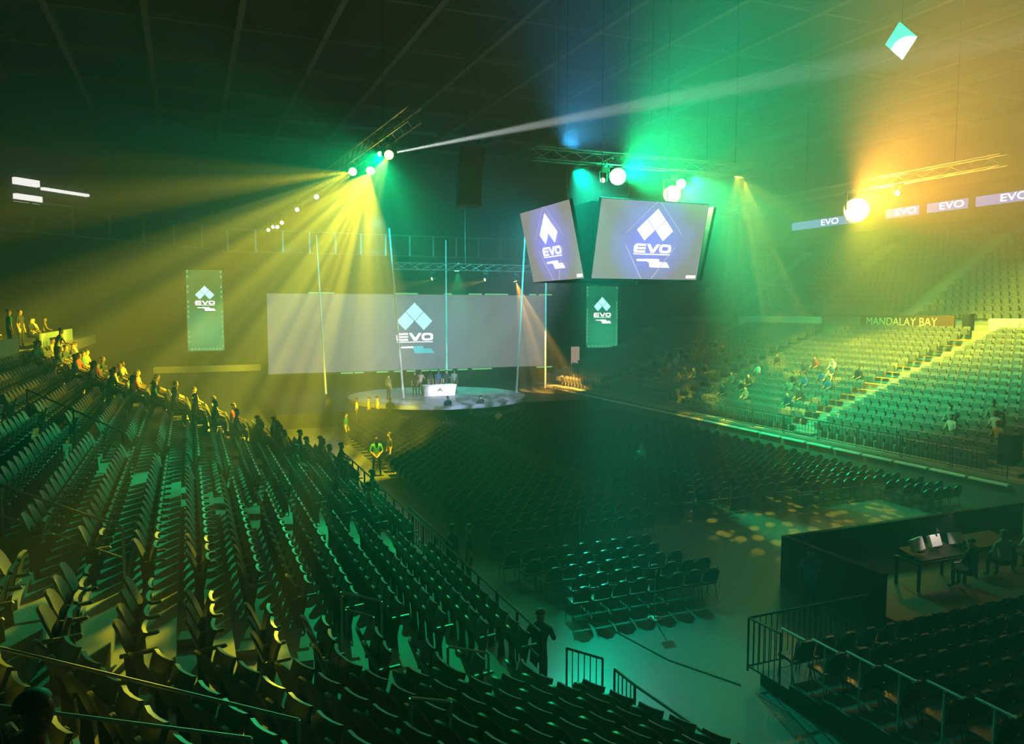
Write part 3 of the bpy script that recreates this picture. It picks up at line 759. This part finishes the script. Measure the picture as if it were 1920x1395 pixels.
for k, (bx, by, tx, ty) in enumerate(BEAMS):
    zb = .95 if by > 50 else 0
    o = thing('white_pole', 'tall thin white pole rising past the stage, %s from the left' % ordn(k + 1), 'pole', (bx, by, zb), group='white poles round the stage')
    MB().tube((0, 0, .03), (tx - bx, ty - by, 13.2 - zb), .085, 8, .05).build('shaft', M_white, o)
    disc(MB(), 0, 0, .3, 0, .04, 20).build('foot', M_metal, o)

# line array loudspeakers
la = thing('line_array', 'black curved line array loudspeaker hanging over the floor', 'loudspeaker', (17.1, 48, 14.2))
for k in range(9):
    w = MB().box(-.75, -.35, 0, .75, .35, .36).build('speaker_cabinet', M_black, la)
    w.location = (0, .012 * k * k * -1, .40 * k); w.rotation_euler = (R(-1.2 * (8 - k)), 0, 0)
for sx in (-.4, .4): MB().tube((sx, -.6, 3.2), (sx, -.6, 9.32), .02, 4).build('hanging_cable', M_metal, la)

# white folded square hanging under the roof
pn = thing('hanging_panel', 'white square panel hanging on a corner high under the roof', 'panel', (24.25, 21.25, 17.25))
pnrm = ((Vector(WB0) - Vector((24.25, 21.25, 17.2))).normalized() + (Vector((0, 0, 7.5)) - Vector((24.25, 21.25, 17.2))).normalized()).normalized()
pmx = pnrm.to_track_quat('Z', 'Y').to_matrix().to_4x4() @ Matrix.Rotation(R(40), 4, 'Z')
for x0, x1 in ((-.46, .10), (.115, .46)):
    q = MB().box(x0, -.46, -.02, x1, .46, .02).build('panel_half', M_white, pn); q.matrix_local = pmx
MB().tube((0, 0, .3), (0, 0, 6.26), .008, 4).build('hanging_wire', M_metal, pn)

# ------------------------------------------------------------------ rails and barriers
def rail(name, pts, label, posts=None, low=True, h=.95, r=.024, m=None, group='handrails'):
    """pts: list of (x,y,z_top,z_ground)"""
    o = thing(name, label, 'railing', (pts[0][0], pts[0][1], pts[0][3]), group=group)
    b = Vector((pts[0][0], pts[0][1], pts[0][3])); m = m or M_rail
    T = [Vector(p[:3]) - b for p in pts]
    MB().path(T, r).build('top_rail', m, o)
    if low: MB().path([t - Vector((0, 0, h * .48)) for t in T], r * .8).build('mid_rail', m, o)
    if 1:
        for p in (pts if posts is None else [pts[q] for q in posts]): MB().tube(Vector((p[0], p[1], p[3])) - b, Vector(p[:3]) - b, r).build('post', m, o)
    return o
def ballrail(name, a, b, z0, z1, label, n, m=None):
    a = Vector((*a, z0)); b = Vector((*b, z0)); d = b - a; U = Vector((0, 0, z1 - z0)); m = m or M_black
    o = thing(name, label, 'railing', a, group='barriers with upright bars')
    MB().tube(U, d + U, .025).build('top_rail', m, o)
    MB().tube(Vector((0, 0, .1)), d + Vector((0, 0, .1)), .02).build('bottom_rail', m, o)
    for k in range(n + 1):
        p = d * (k / n); MB().tube(p + Vector((0, 0, .1 if 0 < k < n else 0)), p + U, .022 if k in (0, n) else .011, 5).build('bar', m, o)
    return o
# front rail of the left stand
for k in range(9):
    y0 = 11.4 + 2.0 * k
    rail('front_rail', [(5.3, y0, 2.12, 1.2), (5.3, y0 + 1.0, 2.12, 1.2), (5.3, y0 + 1.95, 2.12, 1.2)], 'dark rail along the front of the left stand, %s length from the stairs' % ordn(k + 1), m=M_black, group='front rail lengths')
ballrail('barred_gate', (5.42, 16.4), (5.42, 20.2), 1.2, 2.15, 'barred barrier beside the two standing figures', 16)
ballrail('barred_gate', (6.45, 12.7), (6.86, 12.05), 0, 1.1, 'barred gate behind the man at the rail', 6)
ballrail('barred_gate', (6.85, 11.6), (6.87, 10.95), 0, 1.1, 'barred gate at the foot of the stand stairs', 5)
rail('stair_handrail', [(6.87, 10.95, 1.1, 0), (7.08, 8.92, 1.1, 0), (7.25, 7.3, 1.1, 0)], 'handrail running out of the picture past the barred gates', m=M_black)
# aisle handrails and concourse rails near the camera
rail('aisle_handrail', [(-2.58, 13.1, 4.96, 4.0), (-.94, 12.17, 4.39, 3.44)], 'steel handrail beside the stairs above the yellow lit seats', r=.02)
rail('aisle_handrail', [(-3.93, 23.5, 5.42, 4.5), (-2.7, 22.0, 5.0, 4.1), (-1.51, 20.55, 4.58, 3.6)], 'black handrail over the upper rows of the stand', m=M_black)
rail('aisle_handrail', [(-2.4, 7.73, 4.96, 3.9), (-1.5, 7.32, 4.72, 3.8), (.74, 6.27, 4.16, 3.26)], 'bright steel rail slanting across the near seats', r=.016, low=False, posts=[0, 2])
rail('aisle_handrail', [(-2.0, 6.05, 5.06, 4.1), (-1.24, 5.97, 4.83, 3.9), (.34, 5.77, 4.36, 3.5)], 'lower steel rail nearest the camera', r=.014, low=False, posts=[0, 2])
for a, b, lab in [((1.99, 11.31, 3.32), (2.57, 11.22, 3.12), 'short stair handrail halfway down the near stairs'), ((1.92, 10.54, 3.34), (2.27, 10.43, 3.22), 'shortest stair handrail facing the halfway one'), ((3.15, 9.78, 2.91), (3.74, 9.77, 2.72), 'short stair handrail low on the near stairs'), ((1.94, 7.24, 3.64), (2.36, 7.25, 3.51), 'short handrail among the nearest seats')]:
    rail('stair_handrail', [(*a, a[2] - .9), (*b, b[2] - .9)], lab, r=.018, low=False)
# platform rails
ballrail('barred_barrier', (10.2, 12.05), (13.4, 12.05), .25, 1.35, 'barred barrier along the front of the near platform', 22)
ballrail('barred_barrier', (10.2, 12.05), (10.25, 11.2), .25, 1.35, 'short barred barrier at the corner of the near platform', 6)
for k in range(7):
    y = 11.45 - .80 * k; z = 1.32 + .10 * k
    MB().tube((10.5, y, z), (10.5, y - .62, z + .0), .022).tube((10.5, y - .3, z), (10.5, y - .3, .3 + .1 * k), .018).build('row_end_rail', M_rail, None, label='short steel rail at the end of platform row, %s from the barrier' % ordn(k + 1), category='railing', group='row end rails')
# right stand foot rail with bars
for k in range(7):
    y = 19.4 + 2.4 * k
    ballrail('barred_barrier', (XR - .1, y), (XR - .1, y + 2.3), 1.1, 2.05, 'barred barrier at the foot of the right stand, %s from the black speaker' % ordn(k + 1), 11)

# ------------------------------------------------------------------ mixing position
for (a, b, lab) in [((14.8, 16.1, 24.5, 16.25), 1.35, 'long black wall behind the mixing desk'), ((14.8, 12.9, 14.95, 16.1), 1.35, 'short black side wall of the mixing position')]:
    MB().box(a[0], a[1], 0, a[2], a[3], b).build('black_partition', M_drape, None, label=lab, category='partition')
MB().box(14.95, 12.6, 0, 24.5, 16.1, .3).build('mixing_riser', M_black, None, kind='structure')
def desk(x, y, w, lab):
    o = thing('mixing_desk', lab, 'desk', (x, y, .3))
    MB().box(-w / 2, -.4, .70, w / 2, .4, .75).build('table_top', M_black, o)
    MB().prism([(-.35, .76), (.35, .76), (.35, .95), (-.35, .80)], -w / 2 + .1, w / 2 - .1).build('console', M_metal, o).rotation_euler = (0, 0, math.pi / 2)
    for sx in (-1, 1):
        for sy in (-1, 1): MB().box(sx * (w / 2 - .05) - .03, sy * .34 - .03, 0, sx * (w / 2 - .05) + .03, sy * .34 + .03, .7).build('leg', M_metal, o)
desk(17.9, 14.1, 1.8, 'black mixing desk under the bright papers')
desk(20.2, 14.3, 1.6, 'black desk at the right end of the mixing position')
M_paper = mat('paper', (0.8, 0.78, 0.74), .7)
for k, (x, y, w, h, t, lab) in enumerate([(17.3, 14.0, .55, .32, .25, 'brightly lit upright paper sheets on the mixing desk'), (18.05, 14.1, .42, .30, .1, 'white boxy device with round lamp on the mixing desk'), (18.75, 14.05, .35, .3, -.2, 'small white monitor beside the boxy device')]):
    o = thing('desk_item', lab, 'device', (x, y, 1.28))
    MB().box(-w / 2, -.05, 0, w / 2, .05, h).build('body', M_paper, o).rotation_euler = (R(-20), 0, t)
    MB().box(-.1, -.1, -.03, .1, .12, .02).build('foot', M_metal, o)
dl = thing('desk_lamp', 'small goose neck lamp over the mixing desk', 'lamp', (18.3, 14.4, 1.2))
MB().path([(0, 0, 0), (0, 0, .35), (-.05, -.12, .5), (-.15, -.25, .5)], .012).build('neck', M_metal, dl)
MB().tube((-.15, -.25, .5), (-.2, -.3, .44), .03, 8, .05).build('shade', M_black, dl)
spot('desk_lamp_spot', (18.1, 13.7, 2.3), (18.0, 14.1, 1.2), 75, (1.0, 0.82, 0.75), 55, .6, .03)
# column speaker by the right stand, spectators' block further back
spk = thing('column_speaker', 'tall black column speaker before the right stand', 'loudspeaker', (29.9, 20.3, 1.1))
MB().box(-.3, -.3, 0, .3, .3, 1.5).build('cabinet', M_black, spk)
MB().box(-.33, -.25, .1, -.3, .25, 1.4).build('grille', M_metal, spk)
cs2 = thing('column_speaker', 'narrow dark column at the right end of the red sign', 'loudspeaker', (XF + .3, 32.0, ZF))
MB().box(-.2, -.25, 0, .2, .25, 1.6).build('cabinet', M_black, cs2)
MB().box(-.23, -.2, .1, -.2, .2, 1.5).build('grille', M_metal, cs2)

# numbered section signs on poles
def sign_pole(x, y, num, lab, h=1.25):
    o = thing('section_sign', lab, 'sign', (x, y, 0))
    disc(MB(), 0, 0, .17, 0, .03, 20).build('base', M_rail, o)
    MB().tube((0, 0, .03), (0, 0, h), .014).build('pole', M_rail, o)
    MB().box(-.14, -.012, h - .22, .14, .012, h + .03).build('plate', M_black, o)
    if num: text(num, .22, M_letter, o, Matrix.Translation((0, -.03, h - .1)) @ FACE_NY)
sign_pole(10.25, 15.5, '7', 'sign post numbered seven at the edge of the rear chairs')
sign_pole(11.1, 21.0, '', 'thin sign post among the chairs behind the rear block')
sign_pole(18.3, 22.8, '', 'thin sign post before the wide block of chairs')

# cable on the floor
MB().path([(9.0, 15.2, .015), (9.3, 13.5, .015), (10.0, 12.0, .015)], .012).build('floor_cable', M_black, None, label='thin dark cable lying across the shiny floor', category='cable')

# ------------------------------------------------------------------ people
def skin_mesh(name, V, Eg, Rd, tags, sub=1):
    me = bpy.data.meshes.new(name); me.from_pydata(V, Eg, []); o = bpy.data.objects.new(name, me); C.objects.link(o)
    md = o.modifiers.new('s', 'SKIN'); md.use_smooth_shade = True
    for k, r in enumerate(Rd):
        me.skin_vertices[0].data[k].radius = r if isinstance(r, tuple) else (r, r)
    me.skin_vertices[0].data[0].use_root = True
    sb_ = o.modifiers.new('b', 'SUBSURF'); sb_.levels = sub; sb_.render_levels = sub
    dg = bpy.context.evaluated_depsgraph_get(); ev = o.evaluated_get(dg)
    out = bpy.data.meshes.new_from_object(ev); out.name = name
    bpy.data.objects.remove(o); bpy.data.meshes.remove(me)
    for k in range(4): out.materials.append(None)
    segs = [(Vector(V[a]), Vector(V[b]), tags[b]) for a, b in Eg]
    for p in out.polygons:
        c = p.center; best = 1e9; tg = 1
        for a, b, t in segs:
            ab = b - a; q = max(0, min(1, (c - a).dot(ab) / max(ab.length_squared, 1e-9))); dd = (c - a - ab * q).length
            if dd < best: best = dd; tg = t
        p.material_index = tg; p.use_smooth = True
    return out
SK, SH, TR, SO = 0, 1, 2, 3
def person_mesh(name, arms, legs, lean=0.0, pelvis=.95, fingers=True, headturn=0.0):
    """arms: per side (elbow, wrist) offsets from the shoulder; legs: per side (knee, ankle) offsets from the hip; faces +Y"""
    V = [(0, 0, pelvis)]; Eg = []; Rd = [(.15, .11)]; tg = [TR]
    def add(par, p, r, t): V.append(tuple(p)); Rd.append(r); tg.append(t); Eg.append((par, len(V) - 1)); return len(V) - 1
    L = lambda h: math.sin(lean) * h
    sp1 = add(0, (0, L(.2), pelvis + .20), (.145, .10), SH)
    ch = add(sp1, (0, L(.43), pelvis + .42), (.165, .115), SH)
    nk = add(ch, (0, L(.55), pelvis + .56), .055, SH)
    h0 = add(nk, (0, L(.6) + .015, pelvis + .64), (.07, .085), SK)
    h1 = add(h0, (0, L(.6) + .015, pelvis + .73), (.078, .095), SK)
    h2 = add(h1, (0, L(.6) + .0, pelvis + .80), (.055, .065), SK)
    add(h0, (0, L(.6) + .115, pelvis + .665), .014, SK)                        # nose
    for s in (-1, 1): add(h0, (s * .088, L(.6) + .0, pelvis + .67), .016, SK)  # ears
    for s, (el, wr) in zip((-1, 1), arms):
        sh = add(ch, (s * .195, L(.46), pelvis + .465), .066, SH)
        e = add(sh, Vector(V[sh]) + Vector(el), .047, SH)
        w = add(e, Vector(V[sh]) + Vector(wr), .031, SK)
        d = (Vector(V[w]) - Vector(V[e])).normalized()
        side = d.cross(Vector((0, 0, 1)))
        side = side.normalized() if side.length > .2 else Vector((0, 1, 0))
        pl = add(w, Vector(V[w]) + d * .075, (.038, .022), SK)
        if fingers:
            for q, (o_, ln) in enumerate([(-.03, .075), (-.01, .088), (.011, .082), (.031, .065)]):
                k1 = add(pl, Vector(V[pl]) + side * o_ + d * .045, .0095, SK)
                add(k1, Vector(V[k1]) + d * (ln - .045) + Vector((0, .012, -.008)), .0085, SK)
            t1 = add(w, Vector(V[w]) + d * .045 - side * .05, .011, SK); add(t1, Vector(V[t1]) + d * .04 - side * .012, .0095, SK)
    for s, (kn, an) in zip((-1, 1), legs):
        hp = add(0, (s * .10, 0, pelvis - .06), .095, TR)
        k = add(hp, Vector(V[hp]) + Vector(kn), .062, TR)
        a = add(k, Vector(V[hp]) + Vector(an), .045, TR)
        add(a, Vector(V[a]) + Vector((0, .16, -.04)), .038, SO)
    return skin_mesh(name, V, Eg, Rd, tg)
DOWN = ((0, -.02, -.29), (.0, .04, -.54))
P_stand = person_mesh('body', [((-.04, -.02, -.28), (-.03, .05, -.53)), ((.04, -.02, -.28), (.03, .05, -.53))], [((0, .02, -.42), (-.02, -.01, -.82)), ((0, .02, -.42), (.02, -.01, -.82))])
P_behind = person_mesh('body', [((-.09, -.06, -.27), (.10, -.13, -.45)), ((.09, -.06, -.27), (-.10, -.13, -.45))], [((-.04, .01, -.42), (-.08, -.01, -.82)), ((.04, .01, -.42), (.08, -.01, -.82))])
P_lean = person_mesh('body', [((-.06, .12, -.25), (-.04, .36, -.30)), ((.06, .12, -.25), (.04, .36, -.30))], [((0, .04, -.42), (-.04, -.06, -.82)), ((0, .06, -.42), (.06, .0, -.82))], lean=.35, pelvis=.93)
P_sit = person_mesh('body', [((-.05, .08, -.26), (.02, .28, -.34)), ((.05, .08, -.26), (-.02, .28, -.34))], [((-.04, .42, .0), (-.04, .40, -.42)), ((.04, .42, .0), (.04, .40, -.42))], lean=.12, pelvis=.54, fingers=False)
P_reach = person_mesh('body', [((-.05, .14, -.24), (.0, .38, -.20)), ((.05, .05, -.28), (.03, .2, -.45))], [((0, .02, -.42), (-.02, -.01, -.82)), ((0, .02, -.42), (.02, -.01, -.82))], lean=.15)
# hair cap
def hair_mesh():
    bm = bmesh.new(); bmesh.ops.create_uvsphere(bm, u_segments=12, v_segments=8, radius=1)
    bmesh.ops.delete(bm, geom=[v for v in bm.verts if v.co.z < -.25 or (v.co.y > .55 and v.co.z < .35)], context='VERTS')
    for v in bm.verts: v.co = Vector((v.co.x * .098, v.co.y * .115, v.co.z * .105))
    me = bpy.data.meshes.new('hair'); bm.to_mesh(me); bm.free()
    for p in me.polygons: p.use_smooth = True
    me.materials.append(mat('hair_dark', (.03, .022, .018), .6)); return me
HAIR = hair_mesh()
SKM = [mat('skin_light', (.55, .38, .29), .55), mat('skin_mid', (.40, .25, .17), .55), mat('skin_dark', (.20, .12, .08), .55)]
SHM = {n: mat('shirt_' + n, c, .85) for n, c in dict(white=(.62, .62, .60), black=(.03, .03, .035), navy=(.03, .05, .12), teal=(.05, .28, .25), blue=(.07, .13, .30), red=(.35, .06, .05), yellow=(.5, .4, .1), grey=(.22, .22, .23), pink=(.6, .35, .32)).items()}
TRM = mat('trousers_dark', (.03, .03, .04), .85); SHOE = mat('shoes_black', (.02, .02, .02), .5)
HEADZ = {P_stand: (.95, 0), P_behind: (.95, 0), P_lean: (.93, .35), P_sit: (.54, .12), P_reach: (.95, .15)}
HEADZ = {k.name: v for k, v in HEADZ.items()}
def person(me, x, y, z, rz, shirt, label, sc=1.0, group=None, skin=None):
    o = link('person', me, None, category='person', label=label, group=group)
    o.matrix_local = LM(x, y, z, rz) @ Matrix.Scale(sc, 4)
    ms = [skin or random.choice(SKM), SHM[shirt], TRM, SHOE]
    for k in range(4):
        o.material_slots[k].link = 'OBJECT'; o.material_slots[k].material = ms[k]
    pz, ln = HEADZ[me.name]
    h = link('hair', HAIR, o, loc=(0, math.sin(ln) * .6 - .01, pz + .735))
    return o
# on stage
person(P_stand, 12.9, 53.2, 1.2, R(-60), 'grey', 'person in grey standing alone on the left of the round stage')
ST = [(15.3, 55.0, 'black', P_stand, 'person in dark clothes standing at the left end of the white desk'), (15.9, 55.6, 'pink', P_reach, 'person in a pale pink top standing behind the white desk'),
      (16.7, 55.7, 'black', P_stand, 'dark dressed person behind the middle of the white desk'), (17.35, 55.7, 'navy', P_stand, 'person in navy behind the white desk, right of the middle'),
      (17.95, 55.7, 'black', P_reach, 'person in black bending over the right part of the white desk'), (18.45, 55.3, 'grey', P_stand, 'person in grey at the right end of the white desk')]
for x, y, s, me, lab in ST: person(me, x, y, 1.2, R(180 + random.uniform(-20, 20)), s, lab)
dk = thing('stage_desk', 'glowing white desk with a small dark emblem on the round stage', 'desk', (17.0, 54.6, 1.2))
MB().prism([(-1.15, 0), (1.15, 0), (1.28, .72), (-1.28, .72)], -.35, -.30).build('front_panel', M_white, dk)
MB().box(-1.32, -.4, .72, 1.32, .4, .78).build('desk_top', M_white, dk)
for sx in (-1, 1): MB().box(sx * 1.15 - .04, -.3, 0, sx * 1.15 + .04, .3, .72).build('side_panel', M_white, dk)
for dx, dz in ((0, .5), (-.1, .4), (.1, .4)): poly(dk, 'emblem', [(dx, dz + .09), (dx + .09, dz), (dx, dz - .09), (dx - .09, dz)], M_black, -.36)
# camera operators in silhouette before the stage
person(P_stand, 15.9, 49.0, 0, 0, 'navy', 'dark person standing on the floor in front of the white desk')
person(P_lean, 12.0, 49.2, 0, R(-20), 'black', 'stooping dark figure before the left edge of the round stage')
person(P_lean, 18.2, 48.6, 0, R(10), 'black', 'stooping dark figure before the right part of the white desk')
# stage hands and guests on the floor
person(P_stand, 10.0, 50.0, 0, R(90), 'white', 'person in a white shirt left of the stage, nearest the stand')
person(P_stand, 10.9, 50.4, 0, R(60), 'yellow', 'one of two people in pale shirts before the stage, on the left')
person(P_stand, 11.5, 50.6, 0, R(-80), 'white', 'one of two people in pale shirts before the stage, on the right')
person(P_stand, 8.6, 52.4, 0, R(30), 'grey', 'dim figure in grey standing beyond the white shirts')
person(P_stand, 8.0, 43.0, 0, R(-120), 'teal', 'person seen dimly in the left floor aisle behind the guard')
person(P_behind, 7.7, 34.2, 0, R(-5), 'teal', 'guard in a teal shirt with hands clasped behind the back', skin=SKM[0])
person(P_stand, 8.6, 35.4, 0, R(100), 'black', 'dark figure standing beside the guard in the teal shirt')
person(P_stand, 14.9, 41.5, 0, R(0), 'black', 'tall dark figure standing in the centre aisle', 1.0)
person(P_sit, 17.6, 44.1, 0, 0, 'white', 'lone seated person in white among the far floor chairs')
person(P_sit, 19.1, 30.1, 0, 0, 'teal', 'lone seated person in teal in the middle of the wide block')
# near figures
person(P_stand, 6.4, 19.4, 0, R(-70), 'navy', 'dark figure standing behind the barred barrier, the left of two', 1.0)
person(P_stand, 6.8, 19.2, 0, R(80), 'black', 'dark figure standing behind the barred barrier, the right of two', 1.0)
person(P_lean, 6.0, 13.0, 0, R(-35), 'navy', 'man in a dark blue shirt leaning on the rail above the floor', 1.0)
person(P_lean, 13.7, 14.0, 0, R(-40), 'blue', 'man in a blue shirt bending beside the black mixing wall')
person(P_sit, 18.4, 13.3, .3, R(10), 'black', 'dark seated operator at the mixing desk')
person(P_sit, 19.9, 13.5, .3, R(-15), 'grey', 'operator in grey seated at the right desk')
person(P_sit, 21.2, 13.6, .3, R(-10), 'white', 'operator in white at the right edge of the mixing position')
person(P_sit, -.97, 5.15, 3.88, R(-60), 'red', 'dim person in red at the bottom left corner')
# concourse figures on the left
person(P_lean, -5.0, 36.6, 5.0, R(-60), 'white', 'person in a white shirt bending over the fascia at the left')
for k in range(12):
    y = 24 + k * 1.9 + random.uniform(-.5, .5)
    person(random.choice([P_sit, P_stand]), -6.5 - random.uniform(0, 1.6), y + 4, ZK, R(-90 + random.uniform(-40, 40)), random.choice(['yellow', 'red', 'grey', 'white', 'black', 'teal']), 'spectator on the left concourse, %s from the picture edge' % ordn(k + 1), 1.0, 'spectators on the left concourse')
# seated spectators at the far end of the left stand
CROWD = ['yellow', 'red', 'grey', 'grey', 'black', 'teal', 'blue', 'white', 'navy', 'black']
for i in range(NROW):
    X = rowX(i) - .34
    ys = []
    for _ in range(5):
        y = farY(X) - random.uniform(.4, 6.5)
        if abs(y - 29.2 + .8 * X) > .9 and all(abs(y - q) > .5 for q in ys): ys.append(y)
    for n, y in enumerate(sorted(ys, reverse=True)):
        sh = random.choice(CROWD)
        person(P_sit, X, y, rowZ(i) - .06, R(-90 + random.uniform(-25, 10)), sh, 'tiny spectator in %s at the far stand end, %s row up, %s from the edge' % (sh, ordn(i + 1), ordn(n + 1)), 1.0, 'crowd at the far end of the left stand')
# scattered coats and spectators nearer
for k, (i, y, s, lab) in enumerate([(1, 27.5, 'white', 'spectator in white seated two rows above the floor rail'), (3, 25.0, 'teal', 'spectator in teal seated alone in the middle of the stand'), (2, 22.0, 'grey', 'spectator in grey seated low on the stand'), (1, 21.0, 'white', 'spectator in white next to the lowest rows'), (1, 24.4, 'red', 'spectator in red seated near the front rail')]):
    person(P_sit, rowX(i) - .34, y, rowZ(i) - .06, R(-90), s, lab)
# spectators on the right stand
for blk, (i0, i1, y0, y1, m) in (('far block', (3, 11, 43.5, 51.0, 4)), ('block past the stairs', (2, 9, 32.0, 40.5, 3))):
    for i in range(i0, i1):
        ys = []
        for _ in range(m):
            y = random.uniform(y0, y1)
            if all(abs(y - q) > .5 for q in ys): ys.append(y)
        for n, y in enumerate(sorted(ys, reverse=True)):
            sh = random.choice(CROWD)
            person(P_sit, rX(i) + .40, y, rZ(i) - .06, R(90), sh, 'tiny spectator in %s, opposite %s, %s row, %s from far end' % (sh, blk, ordn(i + 1), ordn(n + 1)), 1.0, 'spectators on the right stand')
for k in range(5):
    person(P_sit, rX(2 + k % 3) + .40, 21.3 + .7 * k, rZ(2 + k % 3) - .06, R(90), random.choice(['yellow', 'grey', 'white']), 'spectator near the black column speaker, %s from it' % ordn(k + 1), 1.0, 'spectators by the column speaker')

# ------------------------------------------------------------------ haze: thin, even, filling the closed hall
vs = W.node_tree.nodes.new('ShaderNodeVolumeScatter'); vs.inputs['Density'].default_value = HAZE; vs.inputs['Anisotropy'].default_value = 0.25
vs.inputs['Color'].default_value = (1, 1, 1, 1)
W.node_tree.links.new(vs.outputs[0], W.node_tree.nodes['World Output'].inputs['Volume'])
